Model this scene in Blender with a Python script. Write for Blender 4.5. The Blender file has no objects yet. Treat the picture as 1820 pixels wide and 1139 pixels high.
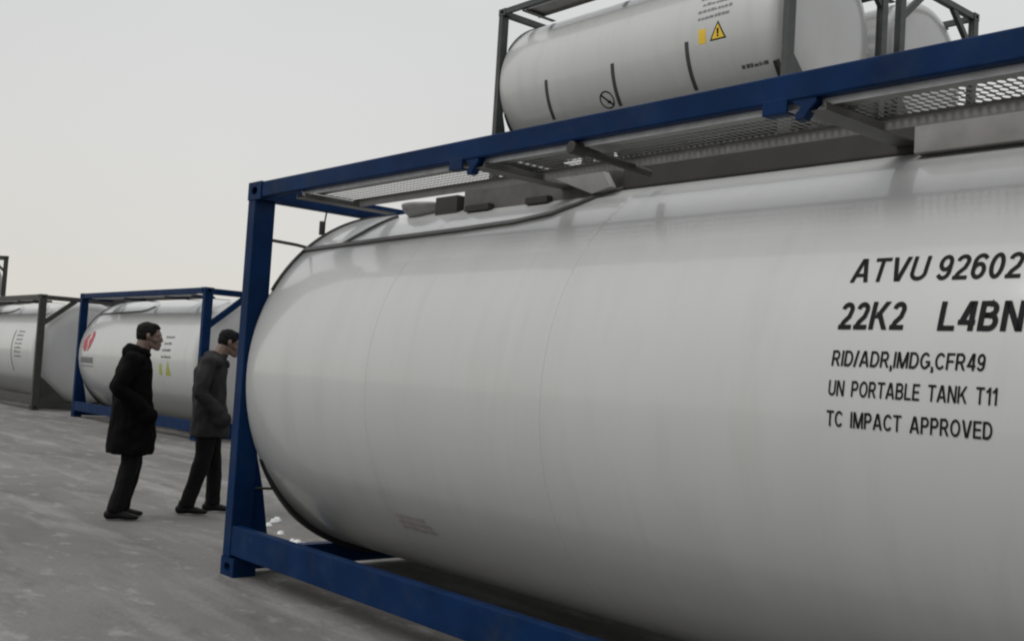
import bpy, bmesh, math, random
from mathutils import Vector, Matrix, noise
random.seed(7)
PI = math.pi
sc = bpy.context.scene
col = sc.collection

# ------------------------------------------------------------------ camera
CAM = Vector((6.5874, -3.2735, 1.4115))
rr = Vector((0.65381111, 0.75420365, 0.06089243))
uu = Vector((-0.00087708, -0.07972008, 0.99681690))
ww = Vector((-0.75665730, 0.65178337, 0.05146037))
cd = bpy.data.cameras.new('camera')
cd.sensor_width = 36.0
cd.lens = 37.6
cd.clip_start = 0.05
cd.clip_end = 3000
cam = bpy.data.objects.new('camera', cd)
col.objects.link(cam)
M = Matrix((rr, uu, -ww)).transposed().to_4x4()
M.translation = CAM
cam.matrix_world = M
sc.camera = cam

# ------------------------------------------------------------------ sky, sun, exposure
SUN_ELEV, SUN_AZ = math.radians(50), math.radians(195)     # azimuth measured from +Y towards +X
w = bpy.data.worlds.new('World')
sc.world = w
w.use_nodes = True
nt = w.node_tree
nt.nodes.clear()
out = nt.nodes.new('ShaderNodeOutputWorld')
bg = nt.nodes.new('ShaderNodeBackground')
bg.inputs[1].default_value = 0.1
sky = nt.nodes.new('ShaderNodeTexSky')
sky.sky_type = 'NISHITA'
sky.sun_disc = False
sky.sun_elevation = SUN_ELEV
sky.sun_rotation = SUN_AZ
sky.air_density = 1.0
sky.dust_density = 5.0
# overcast deck: a cloud layer whose brightness grows slowly towards the zenith
tc = nt.nodes.new('ShaderNodeTexCoord')
sep = nt.nodes.new('ShaderNodeSeparateXYZ')
nt.links.new(tc.outputs['Generated'], sep.inputs[0])
ramp = nt.nodes.new('ShaderNodeValToRGB')
e = ramp.color_ramp.elements
SKY = [(0.0, (6.45, 6.25, 5.75)), (0.06, (6.5, 6.35, 5.9)), (0.14, (6.5, 6.42, 6.15)), (0.22, (6.45, 6.45, 6.35)),
       (0.32, (6.3, 6.4, 6.35)), (0.55, (7.2, 7.25, 7.3)), (1.0, (8.4, 8.5, 8.7))]
e[0].position, e[1].position = SKY[0][0], SKY[-1][0]
for p, c in SKY[1:-1]:
    e.new(p)
for el, (p, c) in zip(sorted(ramp.color_ramp.elements, key=lambda q: q.position), SKY):
    el.color = (*[v / 12 for v in c], 1)
nt.links.new(sep.outputs[2], ramp.inputs[0])
cn = nt.nodes.new('ShaderNodeTexNoise')
cn.inputs['Scale'].default_value = 1.6
cn.inputs['Detail'].default_value = 3
nt.links.new(tc.outputs['Generated'], cn.inputs['Vector'])
mr = nt.nodes.new('ShaderNodeMapRange')
mr.inputs[1].default_value, mr.inputs[2].default_value = 0.3, 0.7
mr.inputs[3].default_value, mr.inputs[4].default_value = 11.5, 12.5
nt.links.new(cn.outputs[0], mr.inputs[0])
vm = nt.nodes.new('ShaderNodeVectorMath')
vm.operation = 'SCALE'
nt.links.new(ramp.outputs[0], vm.inputs[0])
nt.links.new(mr.outputs[0], vm.inputs['Scale'])
mx = nt.nodes.new('ShaderNodeMix')
mx.data_type = 'RGBA'
mx.inputs[0].default_value = 0.97
nt.links.new(sky.outputs[0], mx.inputs[6])
nt.links.new(vm.outputs[0], mx.inputs[7])
nt.links.new(mx.outputs[2], bg.inputs[0])
nt.links.new(bg.outputs[0], out.inputs[0])

sd = bpy.data.lights.new('sun', 'SUN')
sd.energy = 1.1
sd.angle = math.radians(28)
sd.color = (1.0, 0.97, 0.92)
sun = bpy.data.objects.new('sun', sd)
col.objects.link(sun)
dirv = Vector((math.sin(SUN_AZ) * math.cos(SUN_ELEV), math.cos(SUN_AZ) * math.cos(SUN_ELEV), math.sin(SUN_ELEV)))
sun.rotation_euler = dirv.to_track_quat('Z', 'Y').to_euler()

sc.view_settings.view_transform = 'Standard'
sc.view_settings.look = 'None'
sc.view_settings.exposure = 0.11
sc.view_settings.gamma = 1
sc.render.engine = 'CYCLES'
sc.cycles.max_bounces = 8
sc.cycles.pixel_filter_type = 'BLACKMAN_HARRIS'
sc.cycles.filter_width = 2.2


# ------------------------------------------------------------------ materials
def mat(name, base, rough=0.5, metal=0.0, var=0.12, scale=3.0, stretch=(1, 1, 1), bump=0.0, bscale=40,
        coat=0.0, coat_rough=0.05, dirt=None, dirt_amt=0.0, dirt_scale=2.0, spec=0.5, rvar=0.0, bdist=0.01):
    m = bpy.data.materials.new(name)
    m.use_nodes = True
    n, l = m.node_tree.nodes, m.node_tree.links
    b = n['Principled BSDF']
    t = n.new('ShaderNodeTexCoord')
    mp = n.new('ShaderNodeMapping')
    mp.inputs['Scale'].default_value = stretch
    l.new(t.outputs['Object'], mp.inputs[0])
    nz = n.new('ShaderNodeTexNoise')
    nz.inputs['Scale'].default_value = scale
    nz.inputs['Detail'].default_value = 6
    l.new(mp.outputs[0], nz.inputs['Vector'])
    cr = n.new('ShaderNodeValToRGB')
    cr.color_ramp.elements[0].position, cr.color_ramp.elements[1].position = 0.3, 0.7
    cr.color_ramp.elements[0].color = (*[c * (1 - var) for c in base], 1)
    cr.color_ramp.elements[1].color = (*[min(1, c * (1 + var)) for c in base], 1)
    l.new(nz.outputs[0], cr.inputs[0])
    last = cr.outputs[0]
    if dirt:
        n2 = n.new('ShaderNodeTexNoise')
        n2.inputs['Scale'].default_value = dirt_scale
        n2.inputs['Detail'].default_value = 8
        n2.inputs['Roughness'].default_value = 0.65
        l.new(mp.outputs[0], n2.inputs['Vector'])
        m2 = n.new('ShaderNodeMapRange')
        m2.inputs[1].default_value, m2.inputs[2].default_value = 0.5, 0.75
        m2.inputs[3].default_value, m2.inputs[4].default_value = 0, dirt_amt
        l.new(n2.outputs[0], m2.inputs[0])
        mm = n.new('ShaderNodeMix')
        mm.data_type = 'RGBA'
        l.new(m2.outputs[0], mm.inputs[0])
        l.new(last, mm.inputs[6])
        mm.inputs[7].default_value = (*dirt, 1)
        last = mm.outputs[2]
    l.new(last, b.inputs['Base Color'])
    b.inputs['Roughness'].default_value = rough
    if rvar:
        m3 = n.new('ShaderNodeMapRange')
        m3.inputs[3].default_value, m3.inputs[4].default_value = rough - rvar, rough + rvar
        l.new(nz.outputs[0], m3.inputs[0])
        l.new(m3.outputs[0], b.inputs['Roughness'])
    b.inputs['Metallic'].default_value = metal
    b.inputs['Specular IOR Level'].default_value = spec
    b.inputs['Coat Weight'].default_value = coat
    b.inputs['Coat Roughness'].default_value = coat_rough
    if bump:
        n3 = n.new('ShaderNodeTexNoise')
        n3.inputs['Scale'].default_value = bscale
        n3.inputs['Detail'].default_value = 5
        l.new(t.outputs['Object'], n3.inputs['Vector'])
        bp = n.new('ShaderNodeBump')
        bp.inputs['Strength'].default_value = bump
        bp.inputs['Distance'].default_value = bdist
        l.new(n3.outputs[0], bp.inputs['Height'])
        l.new(bp.outputs[0], b.inputs['Normal'])
    return m


MT = dict(
    tank=mat('tank_cladding', (0.465, 0.475, 0.47), 0.36, var=0.03, scale=1.2, bump=0.25, bscale=1.3, bdist=0.01,
             coat=0.6, coat_rough=0.085, dirt=(0.36, 0.355, 0.335), dirt_amt=0.35, dirt_scale=2.6, stretch=(2.2, 0.7, 0.35)),
    blue=mat('navy_paint', (0.0022, 0.0185, 0.068), 0.5, var=0.25, scale=4, bump=0.15, bscale=60, bdist=0.003, spec=0.08,
             dirt=(0.022, 0.034, 0.06), dirt_amt=0.5, dirt_scale=7),
    grey=mat('slate_paint', (0.034, 0.041, 0.040), 0.5, var=0.2, scale=4, bump=0.15, bscale=60, bdist=0.003,
             dirt=(0.12, 0.11, 0.1), dirt_amt=0.35, dirt_scale=5),
    dark=mat('dark_grey_paint', (0.030, 0.030, 0.027), 0.55, var=0.2, scale=4, dirt=(0.09, 0.085, 0.08), dirt_amt=0.35, dirt_scale=5),
    galv_lit=mat('lit_galvanised_edge', (0.62, 0.63, 0.65), 0.45, metal=0.2, var=0.15, scale=14),  # same galvanised steel, the light on the outer edge put into its colour
    galv=mat('galvanised_steel', (0.25, 0.245, 0.24), 0.5, metal=0.2, var=0.18, scale=14, rvar=0.1,
             dirt=(0.16, 0.14, 0.12), dirt_amt=0.5, dirt_scale=7),
    steel=mat('dull_steel', (0.095, 0.092, 0.088), 0.55, metal=0.2, var=0.25, scale=10, dirt=(0.06, 0.05, 0.045), dirt_amt=0.6, dirt_scale=7),
    stain=mat('faded_print', (0.34, 0.30, 0.30), 0.5, var=0.1),
    brown=mat('brown_steel', (0.022, 0.020, 0.018), 0.6, var=0.2, scale=8),
    rubber=mat('black_trim', (0.018, 0.018, 0.017), 0.55, var=0.2, scale=8),
    trim=mat('grey_trim', (0.075, 0.072, 0.07), 0.5, var=0.2, scale=8),
    ink=mat('black_vinyl', (0.006, 0.006, 0.007), 0.6, var=0.05, spec=0.15),
    fade=mat('grey_vinyl', (0.16, 0.17, 0.17), 0.5, var=0.2, scale=20),
    red=mat('red_vinyl', (0.36, 0.03, 0.05), 0.4, var=0.1),
    yellow=mat('yellow_vinyl', (0.75, 0.50, 0.03), 0.4, var=0.1),
    olive=mat('olive_vinyl', (0.32, 0.34, 0.05), 0.4, var=0.1),
    white=mat('white_vinyl', (0.78, 0.77, 0.77), 0.4, var=0.04),
    skin=mat('skin', (0.135, 0.088, 0.068), 0.55, var=0.1, scale=12, bump=0.1, bscale=200, bdist=0.001),
    hair=mat('hair', (0.0045, 0.004, 0.004), 0.7, var=0.3, scale=60, bump=0.6, bscale=250, bdist=0.004, spec=0.15),
    coat=mat('black_wool', (0.0028, 0.0028, 0.003), 0.9, var=0.25, scale=9, bump=0.4, bscale=14, bdist=0.03, spec=0.08),
    coat2=mat('charcoal_wool', (0.023, 0.023, 0.0235), 0.9, var=0.25, scale=9, bump=0.4, bscale=14, bdist=0.03, spec=0.2),
    trou=mat('black_cloth', (0.0032, 0.0032, 0.0036), 0.85, var=0.2, scale=9, bump=0.4, bscale=12, bdist=0.03, spec=0.2),
    shoe=mat('black_leather', (0.005, 0.0045, 0.0045), 0.5, var=0.2, scale=9, spec=0.2),
    snow=mat('snow', (0.72, 0.73, 0.74), 0.7, var=0.05, scale=20, bump=0.5, bscale=60),
    eye=mat('eye', (0.5, 0.48, 0.45), 0.2, var=0.02),
)


def ground_mat():
    m = bpy.data.materials.new('packed_yard')
    m.use_nodes = True
    n, l = m.node_tree.nodes, m.node_tree.links
    b = n['Principled BSDF']
    b.inputs['Roughness'].default_value = 0.82
    t = n.new('ShaderNodeTexCoord')

    def tex(sc_, st, rot, det=8, rgh=0.6):
        mp = n.new('ShaderNodeMapping')
        mp.inputs['Rotation'].default_value = (0, 0, rot)
        mp.inputs['Scale'].default_value = st
        l.new(t.outputs['Object'], mp.inputs[0])
        q = n.new('ShaderNodeTexNoise')
        q.inputs['Scale'].default_value = sc_
        q.inputs['Detail'].default_value = det
        q.inputs['Roughness'].default_value = rgh
        l.new(mp.outputs[0], q.inputs['Vector'])
        return q
    A = -math.atan2(0.754, 0.654)
    big = tex(0.35, (1, 1, 1), 0)
    tracks = tex(2.2, (0.16, 1, 1), A, 6, 0.55)        # tyre drag marks
    tracks2 = tex(3.5, (0.22, 1, 1), A + 0.35, 6, 0.55)
    fine = tex(28, (1, 1, 1), 0, 6, 0.7)
    r1 = n.new('ShaderNodeValToRGB')
    els = r1.color_ramp.elements
    els[0].position, els[0].color = 0.3, (0.094, 0.090, 0.085, 1)
    els[1].position, els[1].color = 0.72, (0.19, 0.186, 0.176, 1)
    l.new(big.outputs[0], r1.inputs[0])

    def mixin(prev, src, lo, hi, amt, colr):
        mr_ = n.new('ShaderNodeMapRange')
        mr_.inputs[1].default_value, mr_.inputs[2].default_value = lo, hi
        mr_.inputs[3].default_value, mr_.inputs[4].default_value = 0, amt
        l.new(src.outputs[0], mr_.inputs[0])
        mm = n.new('ShaderNodeMix')
        mm.data_type = 'RGBA'
        l.new(mr_.outputs[0], mm.inputs[0])
        l.new(prev, mm.inputs[6])
        mm.inputs[7].default_value = (*colr, 1)
        return mm.outputs[2]
    c = mixin(r1.outputs[0], tracks, 0.50, 0.66, 0.6, (0.29, 0.285, 0.277))
    c = mixin(c, tracks2, 0.52, 0.66, 0.55, (0.085, 0.082, 0.077))
    patch = tex(5.0, (0.55, 1, 1), A - 0.2, 9, 0.68)
    c = mixin(c, patch, 0.56, 0.64, 0.45, (0.33, 0.325, 0.32))
    c = mixin(c, tex(3.1, (0.7, 1, 1), A + 0.1, 9, 0.7), 0.56, 0.66, 0.4, (0.060, 0.057, 0.054))
    c = mixin(c, fine, 0.50, 0.75, 0.45, (0.09, 0.085, 0.08))
    l.new(c, b.inputs['Base Color'])
    add = n.new('ShaderNodeMath')
    add.operation = 'ADD'
    l.new(tracks.outputs[0], add.inputs[0])
    l.new(fine.outputs[0], add.inputs[1])
    bp = n.new('ShaderNodeBump')
    bp.inputs['Strength'].default_value = 0.5
    bp.inputs['Distance'].default_value = 0.02
    l.new(add.outputs[0], bp.inputs['Height'])
    l.new(bp.outputs[0], b.inputs['Normal'])
    return m


# ------------------------------------------------------------------ mesh helpers
class MB:
    def __init__(s):
        s.v, s.f = [], []

    def add(s, vs, fs):
        o = len(s.v)
        s.v += [tuple(v) for v in vs]
        s.f += [tuple(i + o for i in f) for f in fs]
        return s

    def box(s, a, b):
        x0, y0, z0 = [min(p, q) for p, q in zip(a, b)]
        x1, y1, z1 = [max(p, q) for p, q in zip(a, b)]
        vs = [(x0, y0, z0), (x1, y0, z0), (x1, y1, z0), (x0, y1, z0), (x0, y0, z1), (x1, y0, z1), (x1, y1, z1), (x0, y1, z1)]
        return s.add(vs, [(0, 3, 2, 1), (4, 5, 6, 7), (0, 1, 5, 4), (1, 2, 6, 5), (2, 3, 7, 6), (3, 0, 4, 7)])

    def prism(s, poly, axis, lo, hi):
        """poly = 2D points in the plane normal to axis, extruded lo..hi"""
        def P(u, v, t):
            return {0: (t, u, v), 1: (u, t, v), 2: (u, v, t)}[axis]
        n = len(poly)
        vs = [P(u, v, lo) for u, v in poly] + [P(u, v, hi) for u, v in poly]
        fs = [tuple(range(n))[::-1], tuple(range(n, 2 * n))] + [(i, (i + 1) % n, n + (i + 1) % n, n + i) for i in range(n)]
        return s.add(vs, fs)

    def bar(s, p, q, w, h, up=(0, 0, 1)):
        p, q, up = Vector(p), Vector(q), Vector(up)
        d = (q - p).normalized()
        sd_ = d.cross(up).normalized()
        u2 = sd_.cross(d)
        vs = []
        for c in (p, q):
            for a, b_ in ((-1, -1), (1, -1), (1, 1), (-1, 1)):
                vs.append(c + sd_ * a * w / 2 + u2 * b_ * h / 2)
        return s.add(vs, [(0, 3, 2, 1), (4, 5, 6, 7), (0, 1, 5, 4), (1, 2, 6, 5), (2, 3, 7, 6), (3, 0, 4, 7)])

    def tube(s, pts, r, n=10):
        pts = [Vector(p) for p in pts]
        rings = []
        for i, p in enumerate(pts):
            d = (pts[min(i + 1, len(pts) - 1)] - pts[max(i - 1, 0)]).normalized()
            a = d.orthogonal() if i == 0 else (pa - d * pa.dot(d))
            a.normalize()
            pa = a
            b_ = d.cross(a)
            rings.append([p + (a * math.cos(2 * PI * k / n) + b_ * math.sin(2 * PI * k / n)) * r for k in range(n)])
        o = [v for rg in rings for v in rg]
        fs = [(i * n + k, i * n + (k + 1) % n, (i + 1) * n + (k + 1) % n, (i + 1) * n + k)
              for i in range(len(pts) - 1) for k in range(n)]
        fs += [tuple(range(n))[::-1], tuple((len(pts) - 1) * n + k for k in range(n))]
        return s.add(o, fs)

    def build(s, name, m, parent=None, bevel=0.0, smooth=False, shift=True, autos=False):
        me = bpy.data.meshes.new(name)
        me.from_pydata(s.v, [], s.f)
        me.update()
        bm = bmesh.new()
        bm.from_mesh(me)
        bmesh.ops.recalc_face_normals(bm, faces=bm.faces)
        bm.to_mesh(me)
        bm.free()
        me.materials.append(m)
        if smooth:
            me.shade_smooth()
        o = bpy.data.objects.new(name, me)
        col.objects.link(o)
        if parent:
            o.parent = parent
        if bevel:
            bv = o.modifiers.new('bevel', 'BEVEL')
            bv.width = bevel
            bv.segments = 2
            bv.limit_method = 'ANGLE'
            bv.angle_limit = math.radians(40)
        return o


def tag(o, label=None, cat=None, group=None, kind=None):
    for k, v in (('label', label), ('category', cat), ('group', group), ('kind', kind)):
        if v:
            o[k] = v
    return o


def empty(name, loc):
    o = bpy.data.objects.new(name, None)
    o.empty_display_size = 0.3
    col.objects.link(o)
    o.location = loc
    return o


# ------------------------------------------------------------------ tank containers
L, W, H = 6.058, 2.438, 2.591
R, YC, ZC = 1.195, 1.219, 1.32          # cladding radius and axis (container corner coordinates)


def sh(mb):                              # corner coordinates -> coordinates around the base centre
    mb.v = [(x - L / 2, y - W / 2, z) for x, y, z in mb.v]
    return mb


def casting(ix, iy, iz, m, parent):
    """ISO corner casting: a steel block with an oval hole in each outer face."""
    sx, sy, sz = 0.178, 0.162, 0.118
    x0, x1 = (0, sx) if ix == 0 else (L - sx, L)
    y0, y1 = (0, sy) if iy == 0 else (W - sy, W)
    z0, z1 = (0, sz) if iz == 0 else (H - sz, H)
    mb = MB()

    def holed(cu, cv, hu, hv, ru, rv, fn, depth):
        n = 16
        outer, inner, deep = [], [], []
        for k in range(n):
            a = 2 * PI * (k + 0.5) / n
            c, s_ = math.cos(a), math.sin(a)
            t = 1 / max(abs(c), abs(s_))
            outer.append(fn(cu + hu * c * t, cv + hv * s_ * t, 0))
            inner.append(fn(cu + ru * math.copysign(abs(c) ** 0.8, c), cv + rv * math.copysign(abs(s_) ** 0.8, s_), 0))
            deep.append(fn(cu + ru * math.copysign(abs(c) ** 0.8, c), cv + rv * math.copysign(abs(s_) ** 0.8, s_), depth))
        vs = outer + inner + deep
        fs = []
        for k in range(n):
            j = (k + 1) % n
            fs.append((k, j, n + j, n + k))
            fs.append((n + k, n + j, 2 * n + j, 2 * n + k))
        fs.append(tuple(range(2 * n, 3 * n)))
        # close the corner slivers of the square face
        cs = [fn(cu + hu * a, cv + hv * b, 0) for a, b in ((1, 1), (-1, 1), (-1, -1), (1, -1))]
        o = len(vs)
        vs += cs
        for q, (k0, k1) in enumerate(((1, 2), (5, 6), (9, 10), (13, 14))):
            fs.append((k0, o + q, k1))
        mb.add(vs, fs)
    cx, cy, cz = (x0 + x1) / 2, (y0 + y1) / 2, (z0 + z1) / 2
    fx, fy, fz = (x0, 1) if ix == 0 else (x1, -1), (y0, 1) if iy == 0 else (y1, -1), (z0, 1) if iz == 0 else (z1, -1)
    holed(cx, cz, sx / 2, sz / 2, 0.040, 0.026, lambda u, v, d: (u, fy[0] + fy[1] * d, v), 0.05)
    holed(cy, cz, sy / 2, sz / 2, 0.040, 0.026, lambda u, v, d: (fx[0] + fx[1] * d, u, v), 0.05)
    holed(cx, cy, sx / 2, sy / 2, 0.062, 0.032, lambda u, v, d: (u, v, fz[0] + fz[1] * d), 0.04)
    ox, oy, oz = (x1 if ix == 0 else x0), (y1 if iy == 0 else y0), (z1 if iz == 0 else z0)
    mb.add([(ox, y0, z0), (ox, y1, z0), (ox, y1, z1), (ox, y0, z1)], [(0, 1, 2, 3)])
    mb.add([(x0, oy, z0), (x1, oy, z0), (x1, oy, z1), (x0, oy, z1)], [(0, 1, 2, 3)])
    mb.add([(x0, y0, oz), (x1, y0, oz), (x1, y1, oz), (x0, y1, oz)], [(0, 1, 2, 3)])
    return sh(mb).build('corner_casting', m, parent)


def surf(x, phi, rad):
    a = math.radians(phi)
    return (x - L / 2, YC - rad * math.cos(a) - W / 2, ZC + rad * math.sin(a))


def tank_mesh(left_open=True):
    """revolved barrel with dished ends"""
    prof = []
    n = 14
    xl, dl = 0.105, 0.14
    # left end: flat rolled rim, shallow recessed dish; right end: bulging dish
    prof += [(xl + 0.10, 0.0), (xl + 0.10, 0.5 * R), (xl + 0.085, 0.8 * R), (xl + 0.05, 0.93 * R), (xl + 0.012, 0.965 * R),
             (xl, 0.985 * R), (xl + 0.004, 0.996 * R), (xl + 0.016, R)]
    prof += [(x, R) for x in (0.6, 1.2, 1.8, 2.4, 3.0, 3.6, 4.2, 4.8, 5.3)]
    xr = L - 0.42
    for k in range(n + 1):
        a = PI / 2 * k / n
        prof.append((xr + 0.30 * math.sin(a) ** 0.9, R * math.cos(a) ** 0.42 if k < n else 0.0))
    seg = 128
    vs, fs = [], []
    for x, r in prof:
        for k in range(seg):
            a = 2 * PI * k / seg
            vs.append((x - L / 2, r * math.cos(a), ZC + r * math.sin(a)))
    for i in range(len(prof) - 1):
        for k in range(seg):
            j = (k + 1) % seg
            fs.append((i * seg + k, i * seg + j, (i + 1) * seg + j, (i + 1) * seg + k))
    mb = MB().add(vs, fs)
    me = bpy.data.meshes.new('tank')
    me.from_pydata(mb.v, [], mb.f)
    bm = bmesh.new()
    bm.from_mesh(me)
    bmesh.ops.remove_doubles(bm, verts=bm.verts, dist=1e-5)
    bmesh.ops.dissolve_degenerate(bm, edges=bm.edges, dist=1e-6)
    bmesh.ops.recalc_face_normals(bm, faces=bm.faces)
    bm.to_mesh(me)
    bm.free()
    me.materials.append(MT['tank'])
    me.shade_smooth()
    return me


TANK = tank_mesh()


def band(x, wd, phi0, phi1, r0, r1, m, parent, name, n=None, dx=0.0, taper=False):
    """a strap round the tank between two angles"""
    n = n or max(4, int(abs(phi1 - phi0) / 3))
    vs, fs = [], []
    for i in range(n + 1):
        t = i / n
        ph = phi0 + (phi1 - phi0) * t
        xx = x + dx * t
        rt = r1
        if taper:
            rt = R + (r1 - R) * min(1.0, 0.08 + min(t, 1 - t) * 5)
        for xo, rad in ((-wd / 2, r0), (-wd / 2, rt), (wd / 2, rt), (wd / 2, r0)):
            vs.append(surf(xx + xo, ph, rad))
    for i in range(n):
        for k in range(4):
            fs.append((i * 4 + k, i * 4 + (k + 1) % 4, i * 4 + 4 + (k + 1) % 4, i * 4 + 4 + k))
    fs += [(0, 1, 2, 3), (4 * n, 4 * n + 3, 4 * n + 2, 4 * n + 1)]
    return MB().add(vs, fs).build(name, m, parent)


def strip_path(pts, wd, m, parent, name, r0=R - 0.004, r1=R + 0.016):
    """a trim strip that follows (x, phi) points over the cladding"""
    vs, fs = [], []
    P = [Vector((x, math.radians(p) * R)) for x, p in pts]
    fine = []
    for a, b in zip(P[:-1], P[1:]):
        for t in range(6):
            fine.append(a.lerp(b, t / 6))
    fine.append(P[-1])
    for i, p in enumerate(fine):
        d = (fine[min(i + 1, len(fine) - 1)] - fine[max(0, i - 1)]).normalized()
        nn = Vector((-d.y, d.x)) * wd / 2
        for q, rad in ((p - nn, r0), (p - nn, r1), (p + nn, r1), (p + nn, r0)):
            vs.append(surf(q.x, math.degrees(q.y / R), rad))
    n = len(fine) - 1
    for i in range(n):
        for k in range(4):
            fs.append((i * 4 + k, i * 4 + (k + 1) % 4, i * 4 + 4 + (k + 1) % 4, i * 4 + 4 + k))
    fs += [(0, 1, 2, 3), (4 * n, 4 * n + 3, 4 * n + 2, 4 * n + 1)]
    return MB().add(vs, fs).build(name, m, parent)


def wrap_mesh(me, x0, phi0, parent, m, name, rad=R + 0.0025):
    """lay a flat mesh (x right, y up, metres) onto the cladding with its origin at (x0, phi0)"""
    bm = bmesh.new()
    bm.from_mesh(me)
    ys = [v.co.y for v in bm.verts]
    y = min(ys)
    while y < max(ys):
        y += 0.03
        g = bm.verts[:] + bm.edges[:] + bm.faces[:]
        bmesh.ops.bisect_plane(bm, geom=g, plane_co=(0, y, 0), plane_no=(0, 1, 0))
    for v in bm.verts:
        ph = phi0 + math.degrees(v.co.y / R)
        v.co = surf(x0 + v.co.x, ph, rad)
    bm.to_mesh(me)
    bm.free()
    me.name = name
    me.materials.clear()
    me.materials.append(m)
    o = bpy.data.objects.new(name, me)
    col.objects.link(o)
    o.parent = parent
    return o


def glyph(ch, t):
    """grotesque capitals drawn as stems (r), slanted stems (d) and stroked curves (s); height 1"""
    h, w = t / 2, 0.70
    dd = t * 0.56
    arc = lambda cx, cy, rx, ry, a0, a1, n=14: [(cx + rx * math.cos(math.radians(a0 + (a1 - a0) * k / n)),
                                                 cy + ry * math.sin(math.radians(a0 + (a1 - a0) * k / n))) for k in range(n + 1)]
    R_ = lambda *a: ('r',) + a
    D_ = lambda *a: ('d',) + a
    S_ = lambda p: ('s', p)
    if ch == ' ':
        return 0.30, []
    if ch == 'A':
        return 0.80, [D_(dd, 0, 0.375, 1), D_(0.80 - dd, 0, 0.425, 1), R_(0.2, 0.22, 0.6, 0.22 + t * 0.85)]
    if ch == 'T':
        return 0.68, [R_(0, 1 - t * 0.88, 0.68, 1), R_(0.34 - h, 0, 0.34 + h, 1 - t * 0.88)]
    if ch == 'V':
        return 0.76, [D_(0.38 - 0.03, 0, dd, 1), D_(0.38 + 0.03, 0, 0.76 - dd, 1)]
    if ch == 'U':
        return w, [S_([(h, 1)] + arc(w / 2, 0.32, w / 2 - h, 0.32 - h, 180, 360) + [(w - h, 1)])]
    if ch == 'K':
        return 0.76, [R_(0, 0, t, 1), D_(t + 0.06, 0.40, 0.74 - dd, 1), D_(0.76 - dd, 0, 0.32, 0.62)]
    if ch == 'L':
        return 0.60, [R_(0, 0, t, 1), R_(t, 0, 0.60, t * 0.88)]
    if ch == 'N':
        return 0.72, [R_(0, 0, t, 1), R_(0.72 - t, 0, 0.72, 1), D_(0.72 - t * 0.62, 0, t * 0.62, 1)]
    if ch == 'M':
        return 0.86, [R_(0, 0, t * 0.95, 1), R_(0.86 - t * 0.95, 0, 0.86, 1), D_(0.43, 0, t * 0.6, 1), D_(0.43, 0, 0.86 - t * 0.6, 1)]
    if ch == 'I':
        return t, [R_(0, 0, t, 1)]
    if ch == 'E':
        return 0.62, [R_(0, 0, t, 1), R_(t, 0, 0.62, t * 0.88), R_(t, 1 - t * 0.88, 0.61, 1), R_(t, 0.5 - h * 0.8, 0.57, 0.5 + h * 0.9)]
    if ch == 'F':
        return 0.58, [R_(0, 0, t, 1), R_(t, 1 - t * 0.88, 0.58, 1), R_(t, 0.5 - h * 0.8, 0.52, 0.5 + h * 0.9)]
    if ch == 'D':
        return w, [R_(0, 0, t, 1), S_([(t, h * 0.9), (0.30, h * 0.9)] + arc(0.30, 0.5, w - h - 0.30, 0.5 - h * 0.9, -90, 90) + [(t, 1 - h * 0.9)])]
    if ch == 'O':
        return 0.78, [S_(arc(0.39, 0.5, 0.39 - h, 0.51 - h, 0, 360, 28))]
    if ch == '0':
        return 0.56, [S_(arc(0.28, 0.5, 0.28 - h, 0.51 - h, 0, 360, 24))]
    if ch == 'C':
        return 0.72, [S_(arc(0.38, 0.5, 0.38 - h, 0.51 - h, 38, 322, 24))]
    if ch == 'G':
        return 0.76, [S_(arc(0.38, 0.5, 0.38 - h, 0.51 - h, 40, 330, 24)), R_(0.76 - t, 0.16, 0.76, 0.50), R_(0.42, 0.50 - t * 0.85, 0.76 - t, 0.50)]
    if ch in 'PRB':
        m_ = 0.46 if ch != 'B' else 0.52
        cy = (1 + m_) / 2 - (0.0 if ch != 'B' else 0.0)
        top = [(t, 1 - h * 0.9), (0.36, 1 - h * 0.9)] + arc(0.36, (1 - h * 0.9 + m_) / 2, 0.64 - h - 0.36, (1 - h * 0.9 - m_) / 2, 90, -90) + [(t, m_)]
        it = [R_(0, 0, t, 1), S_(top)]
        if ch == 'R':
            it.append(D_(0.70 - dd, 0, 0.40, m_ - h * 0.8))
            return 0.70, it
        if ch == 'B':
            it.append(S_([(t, m_), (0.38, m_)] + arc(0.38, (m_ + h * 0.9) / 2, 0.68 - h - 0.38, (m_ - h * 0.9) / 2, 90, -90) + [(t, h * 0.9)]))
            return 0.68, it
        return 0.66, it
    if ch == '1':
        return 0.40, [R_(0.40 - t, 0, 0.40, 1), S_([(0.04, 0.72), (0.20, 0.80), (0.32, 0.97)])]
    if ch == '2':
        return 0.56, [S_(arc(0.28, 0.72, 0.28 - h, 0.28 - h, 175, -20, 12) + [(0.40, 0.46), (0.20, 0.26), (h + 0.01, 0.06)]), R_(0.0, 0, 0.56, t * 0.88)]
    if ch == '4':
        return 0.60, [R_(0.37, 0, 0.37 + t, 1), R_(0.0, 0.20, 0.60, 0.20 + t * 0.85), D_(0.02 + h, 0.26, 0.40, 1)]
    if ch in '69':
        p = [S_(arc(0.28, 0.33, 0.28 - h, 0.34 - h, 0, 360, 22)),
             S_([(0.50, 0.80)] + arc(0.30, 0.66, 0.30 - h, 0.35 - h, 60, 180, 10) + [(h, 0.36)])]
        if ch == '9':
            p = [('s', [(0.56 - x, 1 - y) for x, y in q[1]]) for q in p]
        return 0.56, p
    if ch == '/':
        return 0.34, [D_(t * 0.4, -0.02, 0.34 - t * 0.4, 1.02)]
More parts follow.
